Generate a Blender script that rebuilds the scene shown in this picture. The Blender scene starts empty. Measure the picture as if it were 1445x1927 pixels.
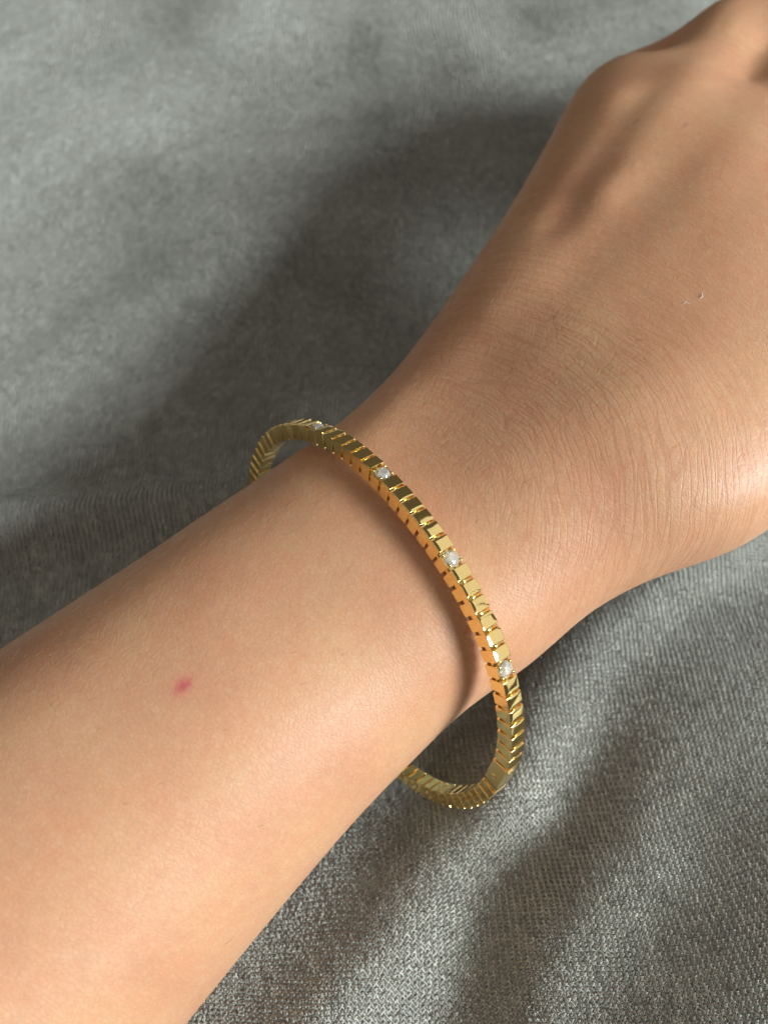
import bpy, bmesh, math, random
import numpy as np
from mathutils import Vector, Matrix, Euler

sc = bpy.context.scene
COL = sc.collection
MM = 0.001
rng = np.random.default_rng(7)
random.seed(7)

# ------------------------------------------------------------------ camera
CAM_H = 154.0                      # mm above the cloth
TILT = math.radians(26.0)          # leaning from straight down
cam_d = bpy.data.cameras.new('camera')
cam = bpy.data.objects.new('camera', cam_d)
COL.objects.link(cam)
cam.location = (0, 0, CAM_H * MM)
cam.rotation_euler = (TILT, 0, 0)
cam_d.sensor_fit = 'VERTICAL'
cam_d.sensor_height = 36.0
cam_d.lens = 36.0 * 1447.0 / 1927.0
cam_d.clip_start = 0.005
cam_d.clip_end = 20.0
cam_d.dof.use_dof = True
cam_d.dof.focus_distance = 108 * MM
cam_d.dof.aperture_fstop = cam_d.lens / 1.45     # 1.45 mm wide aperture
sc.camera = cam

# ------------------------------------------------------------------ world and lamps
world = bpy.data.worlds.new('World')
sc.world = world
world.use_nodes = True
bg = world.node_tree.nodes['Background']
bg.inputs['Color'].default_value = (1.0, 0.90, 0.74, 1)
bg.inputs['Strength'].default_value = 0.10

def area_lamp(name, direction, dist, sx, sy, power, color):
    d = bpy.data.lights.new(name, 'AREA')
    d.shape = 'RECTANGLE'; d.size = sx; d.size_y = sy
    d.energy = power; d.color = color
    o = bpy.data.objects.new(name, d); COL.objects.link(o)
    dv = Vector(direction).normalized()
    o.location = Vector((0, 0.05, 0.04)) + dv * dist
    o.rotation_euler = dv.to_track_quat('Z', 'Y').to_euler()
    return o
def ddir(az, el):
    az, el = math.radians(az), math.radians(el)
    return (math.cos(az) * math.cos(el), math.sin(az) * math.cos(el), math.sin(el))
area_lamp('window_light', ddir(-27, 32), 2.0, 0.66, 0.66, 72.0, (0.92, 1.0, 0.995))
area_lamp('curtain_light', ddir(-10, 20), 2.6, 1.5, 2.2, 8.0, (1.0, 0.985, 0.93))
area_lamp('curtain_light', ddir(31, 24), 2.6, 1.7, 2.3, 9.0, (1.0, 0.985, 0.93))
area_lamp('overhead_fill', ddir(170, 74), 2.0, 2.4, 2.4, 9.0, (1.0, 0.94, 0.82))  # added fill from overhead, stands in for light bounced around the room

sc.view_settings.view_transform = 'Standard'
sc.view_settings.look = 'None'
sc.view_settings.exposure = 0.0
sc.view_settings.gamma = 1.0
sc.view_settings.use_curve_mapping = False
sc.cycles.use_denoising = True
sc.cycles.max_bounces = 14
sc.cycles.diffuse_bounces = 3
sc.cycles.glossy_bounces = 5
sc.cycles.use_adaptive_sampling = True
sc.cycles.adaptive_threshold = 0.03
sc.cycles.adaptive_min_samples = 24
sc.cycles.transmission_bounces = 14
sc.cycles.sample_clamp_indirect = 6.0

# ------------------------------------------------------------------ helpers
vF = np.array([0, math.sin(TILT), -math.cos(TILT)])
vU = np.array([0, math.cos(TILT), math.sin(TILT)])
vR = np.array([1.0, 0, 0])
def at(px, py, z):
    """point in the place (mm) that the photo shows at a pixel, for a known height"""
    d = vF + vR * (px - 722.5) / 1447.0 - vU * (py - 963.5) / 1447.0
    s = (z - CAM_H) / d[2]
    return np.array([0, 0, CAM_H]) + d * s
def proj(P):
    Q = P - np.array([0, 0, CAM_H])
    d = Q @ vF
    return np.stack([722.5 + 1447.0 * (Q @ vR) / d, 963.5 - 1447.0 * (Q @ vU) / d], -1)

def mesh_np(name, V, F, smooth=True):
    """V (n,3) in mm, F (m,3|4)"""
    me = bpy.data.meshes.new(name)
    V = np.asarray(V, np.float32) * MM
    F = np.asarray(F, np.int32)
    k = F.shape[1]
    me.vertices.add(len(V)); me.vertices.foreach_set('co', V.ravel())
    me.loops.add(F.size); me.loops.foreach_set('vertex_index', F.ravel())
    me.polygons.add(len(F))
    me.polygons.foreach_set('loop_start', np.arange(0, F.size, k, dtype=np.int32))
    me.polygons.foreach_set('loop_total', np.full(len(F), k, np.int32))
    if smooth:
        me.polygons.foreach_set('use_smooth', np.ones(len(F), bool))
    me.update(calc_edges=True)
    return me
def link(name, me, mat=None, parent=None):
    o = bpy.data.objects.new(name, me)
    COL.objects.link(o)
    if mat and me is not None and len(me.materials) == 0:
        me.materials.append(mat)
    if parent: o.parent = parent
    return o
def tag(o, label=None, cat=None, group=None, kind=None):
    if label: o['label'] = label
    if cat: o['category'] = cat
    if group: o['group'] = group
    if kind: o['kind'] = kind
    return o

class NT:
    def __init__(s, name):
        s.m = bpy.data.materials.new(name); s.m.use_nodes = True
        s.t = s.m.node_tree; s.b = s.t.nodes['Principled BSDF']
    def n(s, typ, **kw):
        nd = s.t.nodes.new(typ)
        for k, v in kw.items():
            if k in nd.bl_rna.properties.keys(): setattr(nd, k, v)
        return nd
    def l(s, a, b): s.t.links.new(a, b)
    def val(s, nd, **kw):
        for k, v in kw.items(): nd.inputs[k.replace('_', ' ')].default_value = v
    def math(s, op, a, b=None, c=None, clamp=False):
        nd = s.n('ShaderNodeMath', operation=op); nd.use_clamp = clamp
        for i, x in enumerate((a, b, c)):
            if x is None: continue
            if isinstance(x, (int, float)): nd.inputs[i].default_value = x
            else: s.l(x, nd.inputs[i])
        return nd.outputs[0]
    def ramp(s, fac, stops):
        nd = s.n('ShaderNodeValToRGB'); e = nd.color_ramp.elements
        while len(e) < len(stops): e.new(0.5)
        for i, (p, c) in enumerate(stops):
            e[i].position = p; e[i].color = c if len(c) == 4 else (*c, 1)
        s.l(fac, nd.inputs[0]); return nd.outputs[0]
    def mix(s, fac, a, b, mode='MIX'):
        nd = s.n('ShaderNodeMix', data_type='RGBA', blend_type=mode)
        for i, x in ((0, fac), (6, a), (7, b)):
            if isinstance(x, (int, float)): nd.inputs[i].default_value = x
            elif isinstance(x, tuple): nd.inputs[i].default_value = x if len(x) == 4 else (*x, 1)
            else: s.l(x, nd.inputs[i])
        return nd.outputs[2]
    def noise(s, vec, scale, detail=3, rough=0.55, dist=0.0):
        nd = s.n('ShaderNodeTexNoise'); s.val(nd, Scale=scale, Detail=detail, Roughness=rough, Distortion=dist)
        if vec is not None: s.l(vec, nd.inputs['Vector'])
        return nd.outputs['Fac']
    def bump(s, h, strength, dist, normal=None):
        nd = s.n('ShaderNodeBump'); s.val(nd, Strength=strength, Distance=dist); s.l(h, nd.inputs['Height'])
        if normal is not None: s.l(normal, nd.inputs['Normal'])
        return nd.outputs[0]
    def coord(s, which='Object'):
        return s.n('ShaderNodeTexCoord').outputs[which]
    def attr(s, name):
        return s.n('ShaderNodeAttribute', attribute_name=name)
    def mapping(s, vec, scale=(1, 1, 1), rot=(0, 0, 0), loc=(0, 0, 0)):
        nd = s.n('ShaderNodeMapping'); s.val(nd, Scale=scale, Rotation=rot, Location=loc)
        s.l(vec, nd.inputs['Vector']); return nd.outputs[0]

# smooth value noise on a lattice, for shaping in numpy
def vnoise(x, y, seed, cell):
    r = np.random.default_rng(seed); G = r.normal(size=(128, 128))
    x = x / cell + 40.3; y = y / cell + 40.7
    i = np.floor(x).astype(int); j = np.floor(y).astype(int); fx = x - i; fy = y - j
    fx = fx * fx * (3 - 2 * fx); fy = fy * fy * (3 - 2 * fy)
    g = lambda a, b: G[a % 128, b % 128]
    return (g(i, j) * (1 - fx) + g(i + 1, j) * fx) * (1 - fy) + (g(i, j + 1) * (1 - fx) + g(i + 1, j + 1) * fx) * fy

def poly_dist(X, Y, pts):
    """distance of points to a polyline in plan, and the parameter 0..1 along it"""
    best = np.full(X.shape, 1e9); par = np.zeros(X.shape)
    n = len(pts) - 1
    for k in range(n):
        a, b = np.array(pts[k][:2]), np.array(pts[k + 1][:2]); d = b - a
        t = np.clip(((X - a[0]) * d[0] + (Y - a[1]) * d[1]) / (d @ d), 0, 1)
        q = np.hypot(X - a[0] - t * d[0], Y - a[1] - t * d[1])
        m = q < best; best = np.where(m, q, best); par = np.where(m, (k + t) / n, par)
    return best, par

# ------------------------------------------------------------------ materials
def mat_cloth(name, stitch):
    k = NT(name)
    co = k.coord()
    big = k.noise(co, 38, 4, 0.6, 0.6)
    mid = k.noise(co, 210, 3, 0.6)
    fine = k.noise(co, 2600, 2, 0.5)
    c = k.ramp(big, [(0.3, (0.455, 0.448, 0.412)), (0.5, (0.48, 0.474, 0.437)), (0.72, (0.50, 0.496, 0.46))])
    c = k.mix(k.math('MULTIPLY', k.math('SUBTRACT', mid, 0.38, clamp=True), 0.35), c, (0.61, 0.62, 0.595))
    if stitch:
        a = k.attr('tone').outputs['Fac']
        c = k.mix(1.0, c, k.ramp(a, [(0.0, (0.45, 0.45, 0.45)), (0.5, (1, 1, 1)), (1.0, (1.75, 1.78, 1.76))]), 'MULTIPLY')
        k.l(k.bump(fine, 0.5, 0.00008), k.b.inputs['Normal'])
    else:
        c = k.mix(1.0, c, (0.8, 0.8, 0.79), 'MULTIPLY')
    k.l(c, k.b.inputs['Base Color'])
    k.val(k.b, Roughness=0.55)
    k.b.inputs['Specular IOR Level'].default_value = 0.28 if stitch else 0.1
    k.b.inputs['Sheen Weight'].default_value = 0.7
    k.b.inputs['Sheen Roughness'].default_value = 0.45
    k.b.inputs['Sheen Tint'].default_value = (0.92, 0.98, 0.95, 1)
    return k.m

def mat_skin():
    k = NT('skin')
    uv = k.attr('skin').outputs['Vector']        # mm along the arm, mm around it
    wrist = k.attr('crease').outputs['Fac']      # 1 where the wrist folds
    d1 = k.n('ShaderNodeTexNoise'); k.val(d1, Scale=0.10, Detail=1.5, Roughness=0.5); k.l(uv, d1.inputs['Vector'])
    wob = k.n('ShaderNodeVectorMath', operation='MULTIPLY_ADD'); k.l(d1.outputs['Color'], wob.inputs[0])
    wob.inputs[1].default_value = (3.2, 3.2, 0); k.l(uv, wob.inputs[2])
    w = wob.outputs[0]
    arc = k.attr('arcs').outputs['Vector']
    wob2 = k.n('ShaderNodeVectorMath', operation='MULTIPLY_ADD'); k.l(d1.outputs['Color'], wob2.inputs[0])
    wob2.inputs[1].default_value = (2.4, 2.4, 0); k.l(arc, wob2.inputs[2])
    w2 = wob2.outputs[0]
    def cracks(scale, sx, sy, width, seed, w=w, rot=0.0):
        v = k.n('ShaderNodeTexVoronoi', feature='DISTANCE_TO_EDGE'); k.val(v, Scale=scale, Randomness=0.95)
        k.l(k.mapping(w, (sx, sy, 1), rot=(0, 0, rot), loc=(seed, seed * .7, 0)), v.inputs['Vector'])
        r = k.n('ShaderNodeMapRange', interpolation_type='SMOOTHSTEP'); k.l(v.outputs['Distance'], r.inputs[0])
        r.inputs[1].default_value = 0; r.inputs[2].default_value = width
        return r.outputs[0]
    cells = cracks(1.5, 1.0, 0.8, 0.22, 0.0)                 # little skin cells
    folds = cracks(1.0, 1.0, 0.10, 0.13, 23.0, w2)           # long lines across the wrist
    diag = cracks(0.85, 0.28, 1.0, 0.14, 37.0, w2, 0.75)      # fainter lines crossing them
    fine = k.noise(uv, 2.4, 2, 0.6)
    lump = k.noise(uv, 0.28, 2, 0.5)
    h = k.math('MULTIPLY', cells, k.math('MULTIPLY_ADD', wrist, 0.0, 0.22))
    h = k.math('ADD', h, k.math('MULTIPLY', k.math('MULTIPLY', folds, wrist), 0.32))
    h = k.math('ADD', h, k.math('MULTIPLY', diag, k.math('MULTIPLY_ADD', wrist, 0.14, 0.06)))
    h = k.math('ADD', h, k.math('MULTIPLY', fine, 0.42))
    h = k.math('ADD', h, k.math('MULTIPLY', lump, 0.3))
    k.l(k.bump(h, 0.45, 0.00013), k.b.inputs['Normal'])
    # colour: blotchy pink and yellow undertones, pores, a red spot, a few small moles
    n1 = k.noise(uv, 0.055, 4, 0.6); n2 = k.noise(uv, 0.22, 4, 0.62); n3 = k.noise(uv, 0.9, 2, 0.5)
    c = k.ramp(n1, [(0.32, (0.505, 0.254, 0.147)), (0.5, (0.55, 0.297, 0.172)), (0.68, (0.56, 0.332, 0.188))])
    c = k.mix(k.math('MULTIPLY', k.math('SUBTRACT', n2, 0.46, clamp=True), 2.0, clamp=True), c, (0.54, 0.232, 0.130))
    c = k.mix(k.math('MULTIPLY', k.math('SUBTRACT', 0.42, n3, clamp=True), 1.0, clamp=True), c, (0.42, 0.21, 0.12))
    mott = k.noise(uv, 0.55, 3, 0.6)
    c = k.mix(k.math('MULTIPLY', k.math('SUBTRACT', mott, 0.52, clamp=True), 1.6, clamp=True), c, (0.60, 0.38, 0.24))
    c = k.mix(k.math('MULTIPLY', k.math('SUBTRACT', 0.46, mott, clamp=True), 1.2, clamp=True), c, (0.42, 0.20, 0.11))
    pore = k.noise(uv, 2.6, 2, 0.6)
    c = k.mix(k.math('MULTIPLY', k.math('SUBTRACT', pore, 0.5, clamp=True), 0.9, clamp=True), c, (0.70, 0.47, 0.32))
    c = k.mix(k.math('MULTIPLY', k.math('SUBTRACT', 0.40, pore, clamp=True), 1.6, clamp=True), c, (0.36, 0.15, 0.085))
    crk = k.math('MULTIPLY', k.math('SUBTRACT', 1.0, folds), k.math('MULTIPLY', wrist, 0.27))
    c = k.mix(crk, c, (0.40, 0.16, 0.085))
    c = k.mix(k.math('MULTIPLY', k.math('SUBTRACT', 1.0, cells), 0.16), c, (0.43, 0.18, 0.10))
    def blot(name, sx, sy, rot):
        vm = k.n('ShaderNodeVectorMath', operation='SUBTRACT'); k.l(w3, vm.inputs[0]); vm.inputs[1].default_value = SPOT
        ln = k.n('ShaderNodeVectorMath', operation='LENGTH'); k.l(k.mapping(vm.outputs[0], (1 / sx, 1 / sy, 1), rot=(0, 0, rot)), ln.inputs[0])
        return k.math('POWER', 2.718, k.math('MULTIPLY', k.math('MULTIPLY', ln.outputs['Value'], ln.outputs['Value']), -1.0))
    d3 = k.n('ShaderNodeTexNoise'); k.val(d3, Scale=0.9, Detail=2, Roughness=0.5); k.l(uv, d3.inputs['Vector'])
    wob3 = k.n('ShaderNodeVectorMath', operation='MULTIPLY_ADD'); k.l(d3.outputs['Color'], wob3.inputs[0])
    wob3.inputs[1].default_value = (1.0, 1.0, 0); k.l(uv, wob3.inputs[2]); w3 = wob3.outputs[0]
    c = k.mix(k.math('MULTIPLY', blot('halo', 2.0, 1.7, 0), 0.24), c, (0.56, 0.13, 0.12))
    c = k.mix(k.math('MULTIPLY', blot('core', 1.1, 0.62, 2.2), 0.78), c, (0.46, 0.06, 0.10))
    mo = k.attr('mole').outputs['Fac']
    c = k.mix(k.math('MULTIPLY', mo, 0.35), c, (0.17, 0.07, 0.035))
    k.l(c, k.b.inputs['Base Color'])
    rr = k.math('MULTIPLY_ADD', n3, 0.22, 0.36)
    k.l(rr, k.b.inputs['Roughness'])
    k.b.inputs['Specular IOR Level'].default_value = 0.42
    k.b.inputs['Subsurface Weight'].default_value = 0.4
    k.b.inputs['Subsurface Radius'].default_value = (1.0, 0.38, 0.20)
    k.b.inputs['Subsurface Scale'].default_value = 0.0014
    return k.m

def mat_simple(name, col, rough=0.5, metal=0.0, spec=0.5):
    k = NT(name); k.val(k.b, Roughness=rough, Metallic=metal)
    k.b.inputs['Base Color'].default_value = (*col, 1)
    k.b.inputs['Specular IOR Level'].default_value = spec
    return k.m
def mat_gold(name, rough, col=(0.90, 0.69, 0.31)):
    k = NT(name); co = k.coord()
    s = k.noise(k.mapping(co, (900, 5200, 900)), 1.0, 3, 0.6)
    r = k.math('MULTIPLY_ADD', s, 0.08, rough - 0.035)
    k.l(r, k.b.inputs['Roughness'])
    k.l(k.mix(k.noise(co, 1400, 2), col, (col[0] * 1.08, col[1] * 1.06, col[2] * 0.95)), k.b.inputs['Base Color'])
    k.val(k.b, Metallic=1.0)
    k.l(k.bump(s, 0.08, 0.00002), k.b.inputs['Normal'])
    return k.m
def mat_gem():
    k = NT('clear_gem')
    k.b.inputs['Base Color'].default_value = (0.98, 0.99, 1, 1)
    k.val(k.b, Roughness=0.0, IOR=2.4); k.b.inputs['Transmission Weight'].default_value = 0.74
    return k.m

M_CLOTH = mat_cloth('cloth_base', False)
M_KNIT = mat_cloth('knit_yarn', True)
M_GOLD = mat_gold('polished_gold', 0.06)
M_GOLD_IN = mat_gold('gold_core', 0.22)
M_GOLD_CL = mat_gold('gold_clasp', 0.2)
M_GEM = mat_gem()
M_SEAT = mat_simple('white_reflector', (0.93, 0.94, 0.95), 0.3, 0.15)  # near-white cup added under the stones to make them look brighter
M_SEAM = mat_simple('dark_seam', (0.12, 0.09, 0.04), 0.4, 1.0)
M_HAIR = mat_simple('dark_hair', (0.05, 0.025, 0.012), 0.4)
M_VELL = mat_simple('pale_hair', (0.55, 0.38, 0.22), 0.3)
M_LINT = mat_simple('white_lint', (0.85, 0.84, 0.80), 0.6)

# ------------------------------------------------------------------ the cloth
g = lambda *pts: [at(x, y, 2.0) for x, y in pts]
FOLDS = [  # polyline, height, half-width (mm)
    (g((1500, 930), (1250, 1080), (1100, 1200), (1000, 1330), (950, 1470)), 4.5, 7.0),
    (g((930, 1500), (830, 1600), (730, 1760), (620, 1900), (560, 2000)), 3.6, 7.0),
    (g((1120, 1420), (1010, 1560), (930, 1700), (880, 1850), (820, 2000)), -2.2, 6.5),
    (g((1150, 1600), (1000, 1750), (930, 1990)), 3.0, 7.0),
    (g((1500, 1420), (1300, 1540), (1150, 1640)), -2.2, 9.0),
    (g((1550, 1780), (1350, 1900), (1200, 2050)), 5.0, 11.0),
    (g((-150, 1010), (150, 985), (420, 950), (640, 880)), 10.0, 7.0),
    (g((-150, 800), (80, 700), (260, 560), (420, 460)), 3.5, 9.0),
    (g((-100, 330), (200, 210), (400, 60), (520, -60)), 5.0, 14.0),
    (g((350, 250), (560, 210), (760, 150), (980, 60)), -4.0, 10.0),
    (g((900, 90), (1100, 40), (1300, -40)), 5.0, 12.0),
]
def cloth_h(X, Y):
    h = 1.4 * vnoise(X, Y, 3, 36) + 0.16 * vnoise(X, Y, 4, 16)
    for pts, a, w in FOLDS:
        d, _ = poly_dist(X, Y, pts)
        h = h + a * np.exp(-(d / w) ** 2 / 1.2)
    # the lap rises toward the viewer at the lower right
    h = h + 13.0 / (1 + np.exp((Y + 0.0 - 8 - 0.10 * X) / 11.0))
    h = h + 11.0 / (1 + np.exp(-(X - 22) / 7.0)) / (1 + np.exp((Y - 32) / 11.0))
    return h
X0, X1, Y0, Y1 = -170.0, 170.0, -40.0, 276.0
def grid_mesh(name, step):
    nx, ny = int((X1 - X0) / step) + 1, int((Y1 - Y0) / step) + 1
    gx, gy = np.meshgrid(np.linspace(X0, X1, nx), np.linspace(Y0, Y1, ny), indexing='ij')
    gz = cloth_h(gx, gy) - 0.35
    V = np.stack([gx, gy, gz], -1).reshape(-1, 3)
    I = np.arange(nx * ny).reshape(nx, ny)
    F = np.stack([I[:-1, :-1], I[1:, :-1], I[1:, 1:], I[:-1, 1:]], -1).reshape(-1, 4)
    return mesh_np(name, V, F)
cloth = link('knit_cloth', grid_mesh('knit_cloth', 1.5), M_CLOTH)
tag(cloth, 'soft grey knitted cloth with folds under the arm', kind='structure')

def knit(name, pitch_x, pitch_y, keep, nseg, nside, seed):
    """rows of interlocking purl loops lying on the cloth"""
    r = np.random.default_rng(seed)
    ci = np.arange(X0 / pitch_x, X1 / pitch_x); ri = np.arange(Y0 / pitch_y, Y1 / pitch_y)
    A, B = np.meshgrid(ci, ri, indexing='ij')
    A = A.ravel(); B = B.ravel()
    def warp(u, v):                      # fabric coordinates to plan
        c, s = math.cos(0.05), math.sin(0.05)
        x = c * u - s * v; y = s * u + c * v
        return x + 2.2 * vnoise(u, v, 21, 30) + .10 * vnoise(u, v, 22, 4.5), y + 2.6 * vnoise(u, v, 23, 26) + .10 * vnoise(u, v, 24, 4.5)
    U0 = A * pitch_x; V0 = B * pitch_y
    x, y = warp(U0, V0)
    m = keep(x, y) & (x > X0 + 1) & (x < X1 - 1) & (y > Y0 + 1) & (y < Y1 - 1)
    U0, V0 = U0[m], V0[m]; n = len(U0)
    jit = r.normal(size=(n, 4))
    t = np.linspace(-math.pi, math.pi, nseg + 1)
    # loop: head arches over, feet tuck under the row below
    lx = pitch_x * (t / (2 * math.pi)) - 0.20 * pitch_x * np.sin(2 * t)
    ly = 0.80 * pitch_y * np.cos(t)
    lz = 0.11 * np.cos(2 * t) + 0.42 * np.abs(np.cos(t)) ** 2 - 0.16
    UU = U0[:, None] + lx[None] * (1 + .07 * jit[:, :1]) + .06 * jit[:, 1:2]
    VV = V0[:, None] + ly[None] * (1 + .12 * jit[:, 2:3]) + .06 * jit[:, 3:4]
    PX, PY = warp(UU, VV)
    e = 0.4
    H = cloth_h(PX, PY)
    hx = (cloth_h(PX + e, PY) - H) / e; hy = (cloth_h(PX, PY + e) - H) / e
    N = np.stack([-hx, -hy, np.ones_like(H)], -1); N /= np.linalg.norm(N, axis=-1, keepdims=True)
    P = np.stack([PX, PY, H], -1) + N * (lz[None, :, None] + (0.05 if nseg > 5 else 0.02) * r.normal(size=(n, 1, 1)))
    T = np.gradient(P, axis=1); T /= np.linalg.norm(T, axis=-1, keepdims=True) + 1e-9
    S = np.cross(T, N); S /= np.linalg.norm(S, axis=-1, keepdims=True) + 1e-9
    Nn = np.cross(S, T)
    rad = 0.215 * (1 + .12 * r.normal(size=(n, 1, 1, 1)))
    ang = np.arange(nside) * 2 * math.pi / nside + math.pi / 2
    ring = P[:, :, None] + rad * (np.cos(ang)[None, None, :, None] * S[:, :, None] + np.sin(ang)[None, None, :, None] * Nn[:, :, None])
    V = ring.reshape(-1, 3)
    base = (np.arange(n) * (nseg + 1) * nside)[:, None, None]
    a = (np.arange(nseg) * nside)[None, :, None]; b = np.arange(nside)[None, None]; b2 = (b + 1) % nside
    F = np.stack(np.broadcast_arrays(base + a + b, base + a + b2, base + a + nside + b2, base + a + nside + b), -1).reshape(-1, 4)
    me = mesh_np(name, V, F)
    at_ = me.attributes.new('tone', 'FLOAT', 'POINT')
    tone = np.clip(0.48 + (0.11 if nseg > 5 else 0.11) * r.normal(size=n) + 0.03 * vnoise(U0, V0, 31, 3.0), 0, 1)
    at_.data.foreach_set('value', np.repeat(tone, (nseg + 1) * nside).astype(np.float32))
    return me
near = lambda x, y: (y < 56) & (x > -40) & (x < 96)
visible = lambda x, y: np.abs(x) < 75 + 0.24 * y
k1 = link('knit_loops', knit('knit_loops', 0.99, 0.72, lambda x, y: near(x, y) & visible(x, y), 7, 3, 1), M_KNIT, cloth); tag(k1, kind='stuff')
k2 = link('knit_loops', knit('knit_loops_far', 0.99, 0.72, lambda x, y: ~near(x, y) & visible(x, y), 4, 3, 2), M_KNIT, cloth); tag(k2, kind='stuff')

# ------------------------------------------------------------------ the arm and hand
# edge pixels seen in the photo on both sides of the arm, centre height, thickness above / below, squareness
ST = [
    ((-760, 1710), (-110, 2480), 29, 31, 29, 2.1, 0),
    ((-500, 1540), (120, 2215), 30, 30, 29, 2.1, 0),
    ((-250, 1378), (300, 1990), 30, 28, 28, 2.1, 0),
    ((0, 1215), (479, 1768), 32, 25, 26, 2.1, 0),
    ((250, 1055), (650, 1566), 35, 21.5, 22, 2.15, 0.5),
    ((400, 955), (790, 1420), 37, 19.2, 20, 2.2, 1),
    ((530, 868), (880, 1335), 39, 18.0, 18, 2.25, 1.5),
    ((640, 792), (1000, 1250), 41, 16.6, 17, 2.3, 2.5),
    ((722, 715), (1120, 1147), 44, 15.2, 17, 2.3, 4.0),
    ((800, 612), (1225, 1088), 46, 15.2, 17, 2.3, 7.0),
    ((870, 497), (1335, 1047), 48, 15.2, 17, 2.5, 9),
    ((938, 388), (1445, 1000), 49, 15.0, 17, 2.6, 10.5),
    ((1000, 280), (1570, 900), 50, 15.5, 16, 2.6, 10.5),
    ((1062, 178), (1690, 740), 50, 16.0, 14, 2.3, 10),
    ((1140, 130), (1760, 560), 48, 14.5, 11, 2.2, 8),
]
def catmull(A, n):
    A = np.asarray(A, float); m = len(A); out = []
    for i in range(m - 1):
        p0, p1, p2, p3 = A[max(i - 1, 0)], A[i], A[i + 1], A[min(i + 2, m - 1)]
        for k in range(n):
            t = k / n
            out.append(0.5 * (2 * p1 + (p2 - p0) * t + (2 * p0 - 5 * p1 + 4 * p2 - p3) * t * t + (3 * p1 - p0 - 3 * p2 + p3) * t ** 3))
    out.append(A[-1]); return np.array(out)
rows = catmull([[a[0], a[1], b[0], b[1], z, ht, hb, n, ro] for a, b, z, ht, hb, n, ro in ST], 8)
SEG = 72
phi = np.linspace(0, 2 * math.pi, SEG, endpoint=False)
def sections(L, Rr):
    C = (L + Rr) / 2; lat = Rr - L; hw = np.linalg.norm(lat, axis=1) / 2; lat = lat / (2 * hw[:, None])
    ax = np.gradient(C, axis=0); ax -= lat * (ax * lat).sum(1, keepdims=True); ax /= np.linalg.norm(ax, axis=1, keepdims=True)
    upv = np.cross(lat, ax)
    S = []
    for i in range(len(C)):
        ht, hb, n = rows[i, 5:8]
        c, s = np.cos(phi), np.sin(phi)
        x = np.sign(c) * np.abs(c) ** (2 / n) * hw[i]
        y = np.sign(s) * np.abs(s) ** (2 / n) * np.where(s > 0, ht, hb)
        S.append(C[i] + x[:, None] * lat[i] + y[:, None] * upv[i])
    return C, lat, ax, upv, np.array(S)
tgtL, tgtR = rows[:, 0:2].copy(), rows[:, 2:4].copy()
pl, pr = tgtL.copy(), tgtR.copy()
for it in range(8):           # the outline is seen at the flank, so widen or narrow until the edges agree
    L = np.array([at(*pl[i], rows[i, 4] - 0.7 * rows[i, 8]) for i in range(len(rows))]); Rr = np.array([at(*pr[i], rows[i, 4] + 0.7 * rows[i, 8]) for i in range(len(rows))])
    C, lat, ax, upv, S = sections(L, Rr)
    for i in range(len(rows)):
        q = proj(S[i]); e = tgtR[i] - tgtL[i]; e = e / np.linalg.norm(e)
        lo, hi = (q @ e).min(), (q @ e).max()
        pl[i] += e * (tgtL[i] @ e - lo) * 0.8; pr[i] += e * (tgtR[i] @ e - hi) * 0.8
nS = len(S)

bm = bmesh.new()
def bm_loft(rings):
    vs = [[bm.verts.new(Vector(p)) for p in r] for r in rings]
    for i in range(len(vs) - 1):
        m = len(vs[i])
        for j in range(m):
            bm.faces.new((vs[i][j], vs[i][(j + 1) % m], vs[i + 1][(j + 1) % m], vs[i + 1][j]))
    for r, f in ((vs[0], 1), (vs[-1], 0)):
        c = bm.verts.new(sum((v.co for v in r), Vector()) / len(r)); m = len(r)
        for j in range(m):
            bm.faces.new((r[(j + 1) % m], r[j], c) if f else (r[j], r[(j + 1) % m], c))
def bm_limb(pts, rads, n=9, squash=1.0):
    """tapered tube with rounded ends through the joints"""
    A = catmull(np.column_stack([pts, rads]), n)
    P, Rd = A[:, :3], A[:, 3]
    T = np.gradient(P, axis=0); T /= np.linalg.norm(T, axis=1, keepdims=True)
    ref = np.array([0.64, -0.77, 0.0])
    rings = []
    def ring(p, t, r):
        s = ref - t * (ref @ t); s /= np.linalg.norm(s); u = np.cross(s, t)
        w = np.linspace(0, 2 * math.pi, 20, endpoint=False)
        return [p + r * (math.cos(q) * s + squash * math.sin(q) * u) for q in w]
    for q in (80, 60, 40, 20):
        a = math.radians(q); rings.append(ring(P[0] - T[0] * Rd[0] * math.sin(a), T[0], Rd[0] * math.cos(a)))
    for i in range(len(P)): rings.append(ring(P[i], T[i], Rd[i]))
    for q in (20, 40, 60, 80):
        a = math.radians(q); rings.append(ring(P[-1] + T[-1] * Rd[-1] * math.sin(a), T[-1], Rd[-1] * math.cos(a)))
    bm_loft(rings)
bm_loft(S)
HF = ax[-1].copy(); HF[2] = 0; HF /= np.linalg.norm(HF)          # towards the fingers
LT = lat[-1].copy()                                              # towards the thumb
DN = np.array([0, 0, -1.0])
KN = [at(1180, 180, 40), at(1372, 84, 50), at(1565, 135, 53.5), at(1710, 300, 57)]   # knuckle centres, little finger first
KR = [8.8, 9.8, 10.2, 10.0]
JT = [(at(1262, 240, 20), at(1330, 350, 15), at(1300, 330, 30)), (at(1440, 160, 20), at(1440, 300, 13), at(1410, 290, 31)),
      (at(1640, 190, 22), at(1580, 340, 13), at(1540, 340, 31)), (at(1790, 340, 24), at(1690, 460, 15), at(1650, 440, 32))]
wr = C[9 * 8] + np.array([0, 0, 4.0])
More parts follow.
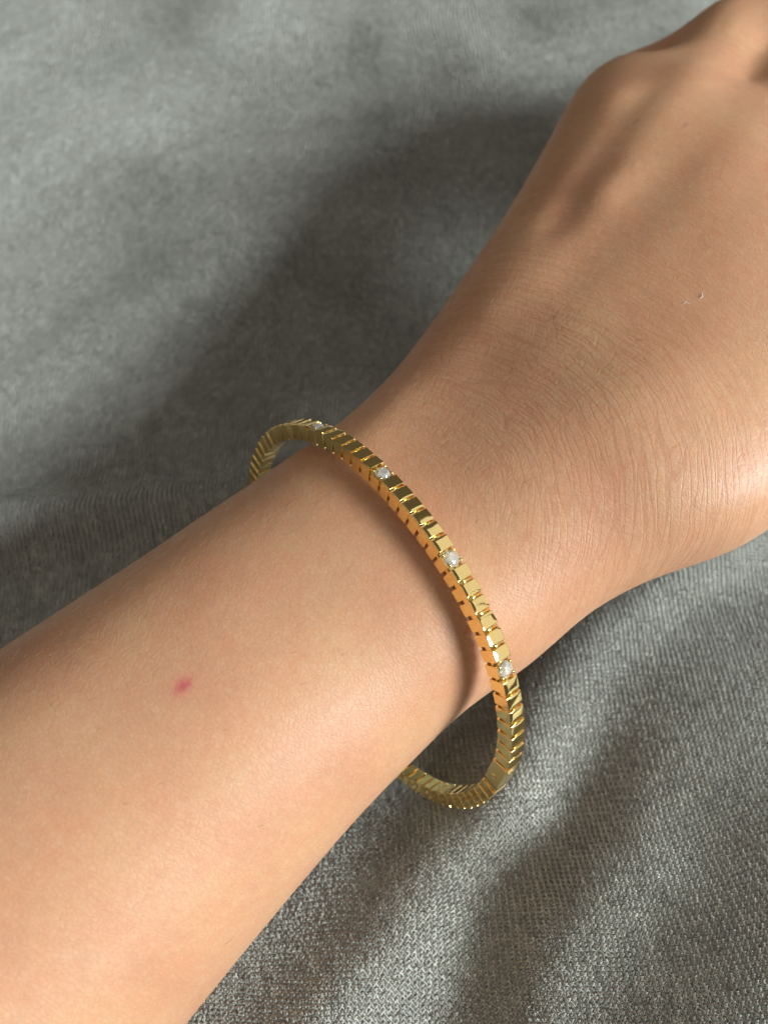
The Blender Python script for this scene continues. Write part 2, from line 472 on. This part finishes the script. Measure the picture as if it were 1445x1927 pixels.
for i, (k0, r0, (p1, p2, p3)) in enumerate(zip(KN, KR, JT)):
    base = k0 + (wr - k0) * 0.42 - np.array([0, 0, 1.5])
    fw = (k0 - wr); fw /= np.linalg.norm(fw)
    bm_limb([base, k0, (k0 + p1) / 2 + fw * 3.0, p1, p2, p3], [r0 * 0.9, r0, r0 * .88, r0 * .9, r0 * .8, r0 * .72])
for i in range(3):          # flesh between the knuckles
    a_, b_ = KN[i] - np.array([0, 0, 1.5]), KN[i + 1] - np.array([0, 0, 1.5])
    fw = (a_ + b_) / 2 - wr; fw /= np.linalg.norm(fw)
    bm_limb([a_, (a_ + b_) / 2 + fw * (1.0 if i == 0 else 3.0), b_], [8.0, 8.6 if i == 0 else 11.0, 9.2])
# thumb, folded along the far side of the fist
tb = at(1480, 820, 46); t1 = at(1640, 800, 46); t2 = at(1880, 660, 38); t3 = at(1960, 470, 34)
bm_limb([tb, t1, t2, t3], [9, 12, 10, 8.5])
for v in bm.verts: v.co *= MM
bmesh.ops.recalc_face_normals(bm, faces=bm.faces)
raw = bpy.data.meshes.new('raw_arm'); bm.to_mesh(raw); bm.free()
tmp = bpy.data.objects.new('raw_arm', raw); COL.objects.link(tmp)
md = tmp.modifiers.new('r', 'REMESH'); md.mode = 'VOXEL'; md.voxel_size = 0.9 * MM
dg = bpy.context.evaluated_depsgraph_get(); dg.update()
ev = tmp.evaluated_get(dg)
me = bpy.data.meshes.new_from_object(ev)
bpy.data.objects.remove(tmp); bpy.data.meshes.remove(raw)
me.name = 'person'; 
nv = len(me.vertices)
co = np.empty(nv * 3, np.float32); me.vertices.foreach_get('co', co); co = co.reshape(-1, 3).astype(float) / MM
ed = np.empty(len(me.edges) * 2, np.int32); me.edges.foreach_get('vertices', ed); ed = ed.reshape(-1, 2)
deg = np.bincount(ed.ravel(), minlength=nv).astype(float)[:, None]
def lap(A):
    o = np.zeros_like(A)
    for c in range(A.shape[1]):
        o[:, c] = np.bincount(ed[:, 0], A[ed[:, 1], c], nv) + np.bincount(ed[:, 1], A[ed[:, 0], c], nv)
    return o / deg
# smooth, more on the hand where the pieces meet
Cw = C
near_i = np.empty(nv, int)
for s0 in range(0, nv, 20000):
    near_i[s0:s0 + 20000] = ((co[s0:s0 + 20000, None] - Cw[None]) ** 2).sum(-1).argmin(1)
hand_w = np.clip((near_i - (nS - 40)) / 20.0, 0, 1)[:, None]
for it in range(150):
    f = 0.5 if it < 14 else 0.5 * hand_w
    co = co + f * (lap(co) - co)
    if it % 2: co = co - 0.40 * (f if np.isscalar(f) else f) * (lap(co) - co)
# frame of the nearest section
rel = co - Cw[near_i]
ua = np.concatenate([[0], np.cumsum(np.linalg.norm(np.diff(Cw, axis=0), axis=1))])
u_mm = ua[near_i] + (rel * ax[near_i]).sum(1)
xl = (rel * lat[near_i]).sum(1); yl = (rel * upv[near_i]).sum(1)
v_mm = np.arctan2(xl, yl + 6) * np.maximum(np.hypot(xl, yl + 6), 8)
# anatomy: (polyline in plan, height, width) raised or sunk on the upper side
hz = lambda z, *pts: [at(x, y, z) for x, y in pts]
RELIEF = [
    (hz(66, (1345, 60), (1285, 130), (1215, 210), (1130, 320), (1020, 470)), 0.8, 3.6),      # ring finger tendon
    (hz(66, (1560, 60), (1440, 210), (1300, 380), (1130, 540), (960, 690)), 0.5, 4.5),      # middle finger tendon
    (hz(64, (1160, 140), (1090, 240), (1010, 370), (930, 520)), 0.7, 3.4),                   # little finger tendon
    (hz(64, (1230, 140), (1150, 240), (1070, 350)), -0.8, 3.6),
    (hz(65, (1420, 110), (1330, 240), (1220, 380)), -0.6, 5),
    (hz(62, (1120, 190), (1050, 280), (985, 390)), -0.6, 2.6),
    (hz(66, (1190, 290), (1140, 325)), 1.3, 3.2),
    (hz(65, (1095, 345), (1060, 370)), -1.2, 3.0),
    (hz(60, (1050, 560), (930, 670), (780, 790)), -0.8, 9.0),                                 # hollow over the wrist
    (hz(56, (700, 790), (740, 730)), 1.2, 4.0),                                              # wrist bone
    (hz(57, (820, 940), (1000, 800), (1150, 680), (1350, 520)), 0.5, 9.0),
    (hz(58, (1040, 920), (1220, 790)), 3.4, 11.0),                                            # fuller over the wrist
    (hz(57, (830, 1180), (880, 1300)), 0.5, 5.0),
    (hz(70, (1330, 40), (1360, 60)), 1.3, 4.5),
    (hz(63, (1140, 120), (1165, 140)), 0.9, 4.0),
]
topw = np.clip((yl + 3) / 8, 0, 1)
dz = np.zeros(nv)
for pts, a, w in RELIEF:
    d, par = poly_dist(co[:, 0], co[:, 1], pts)
    dz += 0.55 * a * np.exp(-(d / w) ** 2)
dz += 0.14 * vnoise(co[:, 0], co[:, 1], 51, 15) + 0.05 * vnoise(co[:, 0], co[:, 1], 52, 6)
co += (topw * dz)[:, None] * np.array([0, 0, 1.0])
for it in range(14): co = co + 0.5 * (lap(co) - co)
me.vertices.foreach_set('co', (co * MM).astype(np.float32).ravel())
me.polygons.foreach_set('use_smooth', np.ones(len(me.polygons), bool))
me.update()
def fattr(name, val):
    a = me.attributes.new(name, 'FLOAT', 'POINT'); a.data.foreach_set('value', val.astype(np.float32))
a = me.attributes.new('skin', 'FLOAT_VECTOR', 'POINT')
a.data.foreach_set('vector', np.stack([u_mm, v_mm, np.zeros(nv)], -1).astype(np.float32).ravel())
ac = at(640, 1000, 56)
rx, ry = co[:, 0] - ac[0], co[:, 1] - ac[1]
a = me.attributes.new('arcs', 'FLOAT_VECTOR', 'POINT')
a.data.foreach_set('vector', np.stack([np.hypot(rx, ry), np.arctan2(ry, rx) * 34, np.zeros(nv)], -1).astype(np.float32).ravel())
U = lambda i: ua[min(max(i, 0), nS - 1)]
uc = U(9 * 8)
kc = at(1365, 55, 62)
fattr('crease', np.clip(0.12 + 0.9 * np.exp(-((co[:, 0] - kc[0]) ** 2 + (co[:, 1] - kc[1]) ** 2) / 70.0) + np.exp(-((u_mm - uc - 6) / 24) ** 2) * np.clip((yl + 14) / 16, 0, 1), 0, 1))
# marks in the skin
tops = np.where(topw > 0.6)[0]; pt = proj(co[tops])
def on_skin(px, py):
    """index of the visible skin vertex at that place in the photo"""
    d = ((pt - np.array([px, py])) ** 2).sum(1); return tops[d.argmin()]
i0 = on_skin(338, 1297)
SPOT = (u_mm[i0] + 0.5, v_mm[i0] + 0.5, 0.0)
mo = np.zeros(nv)
for px, py, s in ((1040, 600, .3), (1195, 230, .5), (1290, 235, .4)):
    if s: mo += np.exp(-(np.linalg.norm(co - co[on_skin(px, py)], axis=1) / s) ** 2)
fattr('mole', np.clip(mo, 0, 1))
M_SKIN = mat_skin()
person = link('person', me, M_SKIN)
tag(person, 'bare forearm and loosely closed hand of a person lying across the grey cloth', 'person')

# hairs on the skin
nrm = np.empty(nv * 3, np.float32); me.vertices.foreach_get('normal', nrm); nrm = nrm.reshape(-1, 3).astype(float)
def hair_mesh(name, roots, length, rad, lift, seed, dirs=None):
    r = np.random.default_rng(seed); V = []; F = []
    for q, i in enumerate(roots):
        n = nrm[i]; t = ax[near_i[i]] * r.normal(1, .35) + lat[near_i[i]] * r.normal(0.25, .45)
        t = t - n * (t @ n); t /= np.linalg.norm(t); s = np.cross(n, t)
        L = length * r.uniform(.5, 1.4); bend = r.normal(0, .25)
        base = len(V)
        for k in range(4):
            f = k / 3; p = co[i] + t * L * f + s * L * bend * f * f + n * (lift * L * math.sin(f * 2.2) - 0.02)
            rr = rad * (1 - .75 * f)
            for w in range(3):
                an = w * 2.094; V.append(p + rr * (math.cos(an) * s + math.sin(an) * n))
        for k in range(3):
            for w in range(3):
                F.append((base + k * 3 + w, base + k * 3 + (w + 1) % 3, base + k * 3 + 3 + (w + 1) % 3, base + k * 3 + 3 + w))
    return mesh_np(name, V, F)
cand = np.where((topw > .3) & (near_i > 16) & (near_i < nS - 6))[0]
o = link('vellus_hair', hair_mesh('vellus_hair', rng.choice(cand, 2600, replace=False), 1.0, 0.017, 0.25, 5), M_VELL, person); tag(o, kind='stuff')
dark = [on_skin(*p) for p in ((235, 1512), (530, 1105), (590, 1150), (545, 1235), (420, 1375), (425, 1775), (95, 1330), (640, 1240), (985, 910), (895, 980), (1195, 640), (560, 1290), (870, 1195), (300, 1480), (480, 1560))]
o = link('dark_hair', hair_mesh('dark_hair', dark, 1.5, 0.022, 0.2, 6), M_HAIR, person); tag(o, kind='stuff')

# ------------------------------------------------------------------ the bracelet
RC = np.array([-3.37072897, 40.47308908, -122.2279631 + CAM_H])
RR = np.array([[0.5880946081748324, -0.22519127535993022, 0.7768099003858397], [-0.808473641994312, -0.19062996080671768, 0.5568039046587967], [0.022695859449319455, -0.9554837034427104, -0.29416966264259714]])
RA, RB, RN, BW, BT = 34.398, 31.312, 2.167, 2.605, 2.70
TT = np.linspace(0, 2 * math.pi, 4001)
def ring_local(T, inset):
    c, s = np.cos(T), np.sin(T)
    return np.stack([(RA - inset) * np.sign(c) * np.abs(c) ** (2 / RN), (RB - inset) * np.sign(s) * np.abs(s) ** (2 / RN)], -1)
mid2 = ring_local(TT, BT / 2)
arc = np.concatenate([[0], np.cumsum(np.linalg.norm(np.diff(mid2, axis=0), axis=1))])
PER = arc[-1]
s_of = lambda T: float(np.interp(T, TT, arc))
def frame(s):
    """position in the ring plane, tangent, outward at arc length s"""
    s = s % PER
    e = 0.05
    f = lambda q: np.array([np.interp(q % PER, arc, mid2[:, 0]), np.interp(q % PER, arc, mid2[:, 1])])
    p = f(s); t = f(s + e) - f(s - e); t /= np.linalg.norm(t); return p, t, np.array([t[1], -t[0]])
bracelet = bpy.data.objects.new('bangle_bracelet', None); COL.objects.link(bracelet)
bracelet.empty_display_size = 0.01
bracelet.matrix_world = Matrix.LocRotScale(Vector(RC * MM), Matrix(RR.tolist()).to_quaternion(), None)
tag(bracelet, 'gold link bangle set with small clear stones, hanging loose round the wrist', 'bracelet')
def place(o, s, extra=None):
    p, t, n = frame(s)
    # local x along the band, y across it, z outward
    m = Matrix(((t[0], 0, n[0], p[0] * MM), (t[1], 0, n[1], p[1] * MM), (0, -1, 0, 0), (0, 0, 0, 1)))
    o.matrix_local = m @ extra if extra is not None else m
def box_bm(lx_out, lx_in, w, z0, z1, bev):
    b = bmesh.new()
    vs = [b.verts.new((sx * l * MM / 2, sy * w * MM / 2, z * MM)) for z, l in ((z0, lx_in), (z1, lx_out)) for sx, sy in ((-1, -1), (1, -1), (1, 1), (-1, 1))]
    for f in ((3, 2, 1, 0), (4, 5, 6, 7), (0, 1, 5, 4), (1, 2, 6, 5), (2, 3, 7, 6), (3, 0, 4, 7)): b.faces.new([vs[i] for i in f])
    if bev: bmesh.ops.bevel(b, geom=b.edges[:], offset=bev * MM, segments=2, affect='EDGES', profile=0.6)
    return b
def bm_mesh(b, name, smooth=False):
    bmesh.ops.recalc_face_normals(b, faces=b.faces)
    m = bpy.data.meshes.new(name); b.to_mesh(m); b.free()
    if smooth: m.polygons.foreach_set('use_smooth', np.ones(len(m.polygons), bool))
    return m
sT = [s_of(t) for t in (4.0799, 4.549, 4.9595, 5.4622)]
cl0, cl1 = s_of(6.02), s_of(6.235)
print('stone gaps', np.diff(sT) / 7, 'last', (cl0 - sT[3]), 'clasp', cl1 - cl0, 'perimeter', PER)
pitch = (sT[3] - sT[0]) / 21

LINK_L = pitch * 0.80
def link_mesh():
    b = box_bm(LINK_L * 1.03, LINK_L * 0.95, BW, -BT / 2, BT / 2, 0.09)
    top = [f for f in b.faces if f.calc_center_median().z > (BT / 2 - 0.001) * MM]
    es = list({e for f in top for e in f.edges})
    bmesh.ops.subdivide_edges(b, edges=es, cuts=3, use_grid_fill=True)
    for v in b.verts:                       # the outer face is very slightly pillowed
        if v.co.z > (BT / 2 - 0.002) * MM:
            q = max(0.0, 1 - (v.co.x / (LINK_L / 2 * MM)) ** 2) * max(0.0, 1 - (v.co.y / (BW / 2 * MM)) ** 2)
            v.co.z += 0.026 * MM * q
    m = bm_mesh(b, 'link')
    for p in m.polygons: p.use_smooth = p.normal.z > 0.9 and p.center.z > (BT / 2 - 0.01) * MM
    return m
link_me = link_mesh()
# the slimmer bar that runs through all the links
core_w, core_lo, core_hi = BW * 0.80, -BT / 2 + 0.30, BT / 2 - 0.55
ns = 420; V = []; F = []
span = PER - (cl1 - cl0)
for i in range(ns + 1):
    p, t, n = frame(cl1 - 0.3 + (span + 0.6) * i / ns)
    for zz, oo in ((-1, core_lo), (1, core_lo), (1, core_hi), (-1, core_hi)):
        q = p + n * oo; V.append((q[0], q[1], zz * core_w / 2))
for i in range(ns):
    for j in range(4):
        F.append((i * 4 + j, i * 4 + (j + 1) % 4, i * 4 + 4 + (j + 1) % 4, i * 4 + 4 + j))
F.append((0, 1, 2, 3)); F.append((ns * 4 + 3, ns * 4 + 2, ns * 4 + 1, ns * 4))
core = link('core_band', mesh_np('core_band', V, F, smooth=False), M_GOLD_IN, bracelet)
link_me.materials.append(M_GOLD)
def spacer_mesh():
    b = bmesh.new(); n = 8; R0 = 0.28; ends = []
    for sy in (-1, 1):
        vs = [b.verts.new((R0 * math.cos(math.pi * q / n) * MM, sy * BW * 0.465 * MM, R0 * 0.8 * math.sin(math.pi * q / n) * MM)) for q in range(n + 1)]
        vs += [b.verts.new((-R0 * MM, sy * BW * 0.465 * MM, -0.7 * MM)), b.verts.new((R0 * MM, sy * BW * 0.465 * MM, -0.7 * MM))]
        ends.append(vs)
    m = n + 3
    for q in range(m): b.faces.new((ends[0][q], ends[0][(q + 1) % m], ends[1][(q + 1) % m], ends[1][q]))
    b.faces.new(ends[0][::-1]); b.faces.new(ends[1])
    me_ = bm_mesh(b, 'spacer'); me_.materials.append(M_GOLD)
    for p in me_.polygons: p.use_smooth = len(p.vertices) == 4
    return me_
spacer_me = spacer_mesh()
def add_spacer(s):
    o = link('spacer', spacer_me, None, bracelet); place(o, s, Matrix.Translation((0, 0, (BT / 2 - 0.46) * MM)))
def add_link(s):
    o = link('link', link_me, None, bracelet); place(o, s, Euler((random.gauss(0, .012), random.gauss(0, .02), random.gauss(0, .012))).to_matrix().to_4x4())
    return o
# stones in their settings
def setting_mesh():
    b = box_bm(LINK_L * 1.02, LINK_L * 0.95, BW, -BT / 2, BT / 2 - 1.42, 0.05)
    for sy in (-1, 1):          # side walls
        w = box_bm(LINK_L * 1.03, LINK_L * 1.02, 0.24, BT / 2 - 1.45, BT / 2 - 0.42, 0.05)
        for v in w.verts: v.co.y += sy * (BW / 2 - 0.12) * MM
        t_ = bpy.data.meshes.new('t'); w.to_mesh(t_); w.free(); b.from_mesh(t_); bpy.data.meshes.remove(t_)
    return bm_mesh(b, 'stone_setting')
set_me = setting_mesh(); set_me.materials.append(M_GOLD)
def gem_mesh():
    b = bmesh.new(); r = 1.10
    tbl = [b.verts.new((0.58 * r * math.cos(q * math.pi / 4) * MM, 0.58 * r * math.sin(q * math.pi / 4) * MM, 0.36 * r * MM)) for q in range(8)]
    st = [b.verts.new((0.80 * r * math.cos((q + .5) * math.pi / 4) * MM, 0.80 * r * math.sin((q + .5) * math.pi / 4) * MM, 0.25 * r * MM)) for q in range(8)]
    gd = [b.verts.new((r * math.cos(q * math.pi / 8) * MM, r * math.sin(q * math.pi / 8) * MM, 0.03 * r * MM)) for q in range(16)]
    g2 = [b.verts.new((r * math.cos(q * math.pi / 8) * MM, r * math.sin(q * math.pi / 8) * MM, -0.03 * r * MM)) for q in range(16)]
    pv = [b.verts.new((0.45 * r * math.cos((q + .5) * math.pi / 4) * MM, 0.45 * r * math.sin((q + .5) * math.pi / 4) * MM, -0.52 * r * MM)) for q in range(8)]
    cu = b.verts.new((0, 0, -0.86 * r * MM))
    b.faces.new(tbl)
    for q in range(8):
        n = (q + 1) % 8; g0 = gd[2 * q]; gm = gd[2 * q + 1]; g1 = gd[(2 * q + 2) % 16]; gp = gd[(2 * q - 1) % 16]
        b.faces.new((tbl[q], st[q], tbl[n])); b.faces.new((tbl[q], st[q - 1], g0, st[q]))
        b.faces.new((st[q], g0, gm)); b.faces.new((st[q], gm, g1))
        b.faces.new((pv[q], g2[2 * q + 1], g2[2 * q])); b.faces.new((pv[q], g2[(2 * q + 2) % 16], g2[2 * q + 1]))
        b.faces.new((pv[q], g2[2 * q], pv[q - 1], cu))
    for q in range(16):
        n = (q + 1) % 16; b.faces.new((gd[q], g2[q], g2[n], gd[n]))
    return bm_mesh(b, 'gemstone')
gem_me = gem_mesh(); gem_me.materials.append(M_GEM)
def seat_mesh():
    b = bmesh.new(); rr = (1.16, 1.13, 0.60, 0.08); zz = (-0.20, -0.06, -0.60, -1.03)
    rg = [[b.verts.new((r * math.cos(q * math.pi / 10) * MM, r * math.sin(q * math.pi / 10) * MM, z * MM)) for q in range(20)] for r, z in zip(rr, zz)]
    for i in range(3):
        for q in range(20): b.faces.new((rg[i][q], rg[i][(q + 1) % 20], rg[i + 1][(q + 1) % 20], rg[i + 1][q]))
    b.faces.new(rg[-1])
    return bm_mesh(b, 'reflector_seat')
seat_me = seat_mesh(); seat_me.materials.append(M_SEAT)
def prong_mesh():
    b = bmesh.new(); rr = (0.20, 0.20, 0.20, 0.16, 0.08); zz = (-0.9, -0.1, 0.20, 0.29, 0.33); rings = []
    for r, z in zip(rr, zz):
        rings.append([b.verts.new((r * math.cos(q * math.pi / 5) * MM, r * math.sin(q * math.pi / 5) * MM, z * MM)) for q in range(10)])
    for i in range(4):
        for q in range(10): b.faces.new((rings[i][q], rings[i][(q + 1) % 10], rings[i + 1][(q + 1) % 10], rings[i + 1][q]))
    b.faces.new(rings[-1]); b.faces.new(rings[0][::-1])
    return bm_mesh(b, 'prong', True)
prong_me = prong_mesh(); prong_me.materials.append(M_GOLD)
for q, s in enumerate(sT):
    st_o = link('stone_setting', set_me, None, bracelet); place(st_o, s)
    gz = BT / 2 - 0.30
    go = link('gemstone', gem_me, None, st_o); go.location = (0, 0, gz * MM); go.rotation_euler = (0.02 * q, 0.03, 0.4 * q)
    co_ = link('reflector_seat', seat_me, None, st_o); co_.location = (0, 0, gz * MM)
    for ax_, ay_ in ((-1, -1), (1, -1), (1, 1), (-1, 1)):
        po = link('prong', prong_me, None, st_o); po.location = (ax_ * 0.80 * MM, ay_ * 0.98 * MM, gz * MM)
    if q < 3:
        for k in range(1, 7): add_link(s + (sT[q + 1] - s) * k / 7)
        for k in range(1, 6): add_spacer(s + (sT[q + 1] - s) * (k + .5) / 7)
for k in range(1, 8):
    dl = (cl0 - sT[3] - 0.5 * pitch) / 7; add_link(sT[3] + dl * k)
    if k > 1: add_spacer(sT[3] + dl * (k - .5))
rest = PER - (cl1 - sT[0])
nrest = int(round(rest / pitch - 0.5))
for k in range(1, nrest + 1):
    dl = rest / (nrest + 0.6); add_link(cl1 + dl * (k - 0.4))
    if k < nrest: add_spacer(cl1 + dl * (k + 0.1))
# clasp: a plain straight box with a rivet and a stamped plate
sm = (cl0 + cl1) / 2
clasp = link('clasp', bm_mesh(box_bm(cl1 - cl0 - 0.1, cl1 - cl0 - 0.9, BW + 0.16, -BT / 2 - 0.15, BT / 2 - 0.22, 0.12), 'clasp'), M_GOLD_CL, bracelet)
place(clasp, sm)
tag(clasp, 'plain box clasp with a rivet and a stamped plate')
def small(name, b, mat, s, loc, rot=(0, 0, 0)):
    o = link(name, bm_mesh(b, name), mat, clasp)
    o.matrix_local = Matrix.Translation(Vector(loc) * MM) @ Euler(rot).to_matrix().to_4x4()
    return o
b = bmesh.new()
R_ = [(0.62, 0.0), (0.58, 0.06), (0.40, 0.07), (0.36, 0.02)]
rg = [[b.verts.new((r * math.cos(q * math.pi / 10) * MM, r * math.sin(q * math.pi / 10) * MM, z * MM)) for q in range(20)] for r, z in R_]
for i in range(3):
    for q in range(20): b.faces.new((rg[i][q], rg[i][(q + 1) % 20], rg[i + 1][(q + 1) % 20], rg[i + 1][q]))
b.faces.new(rg[-1])
LC = cl1 - cl0
small('rivet', b, M_GOLD_CL, sm, (0.4, (BW + .16) / 2, -0.2), (-math.pi / 2, 0, 0))
small('recess', box_bm(1.7, 1.7, 1.35, 0, 0.03, 0.01), M_GOLD_IN, sm, (-LC / 2 + 1.5, 0.1, BT / 2 - 0.22))
small('stamp_plate', box_bm(0.8, 0.95, 1.0, 0, 0.16, 0.04), M_GOLD, sm, (-LC / 2 + 1.3, 0.3, BT / 2 - 0.2))
small('seam', box_bm(0.16, 0.16, BW + 0.20, -BT / 2 - 0.17, BT / 2 - 0.2, 0.02), M_SEAM, sm, (LC / 2 - 1.1, 0, 0))

# ------------------------------------------------------------------ loose lint on the hand
def fibre(name, pix, label):
    P = []
    i0 = on_skin(*pix[0]); n0_, c0_ = nrm[i0], co[i0]
    for k_, (px, py) in enumerate(pix):     # on the plane of the skin there
        d_ = at(px, py, 60.0) - np.array([0, 0, CAM_H])
        t_ = ((c0_ - np.array([0, 0, CAM_H])) @ n0_) / (d_ @ n0_)
        P.append(np.array([0, 0, CAM_H]) + d_ * t_ + n0_ * (0.10 + 0.12 * (k_ % 2)))
    Pc = catmull(P, 6); V = []; F = []
    for i, p in enumerate(Pc):
        r = 0.05 * (1 - 0.4 * abs(2 * i / (len(Pc) - 1) - 1))
        for w in range(4): V.append(p + r * np.array([math.cos(w * 1.5708), 0.3 * math.sin(w * 1.5708), math.sin(w * 1.5708)]))
    for i in range(len(Pc) - 1):
        for w in range(4): F.append((i * 4 + w, i * 4 + (w + 1) % 4, i * 4 + 4 + (w + 1) % 4, i * 4 + 4 + w))
    F.append((0, 1, 2, 3)); n0 = (len(Pc) - 1) * 4; F.append((n0 + 3, n0 + 2, n0 + 1, n0))
    return tag(link(name, mesh_np(name, V, F), M_LINT), label, 'lint', 'lint fibres on the hand')
fibre('lint_fibre', [(1286, 573), (1290, 570), (1294, 572), (1299, 572)], 'tiny wavy white lint fibre lying flat on the hand, left of the hooked one')
fibre('lint_fibre', [(1316, 562), (1320, 561), (1321, 556), (1320, 552)], 'tiny hooked white lint fibre on the hand, right of the wavy one')
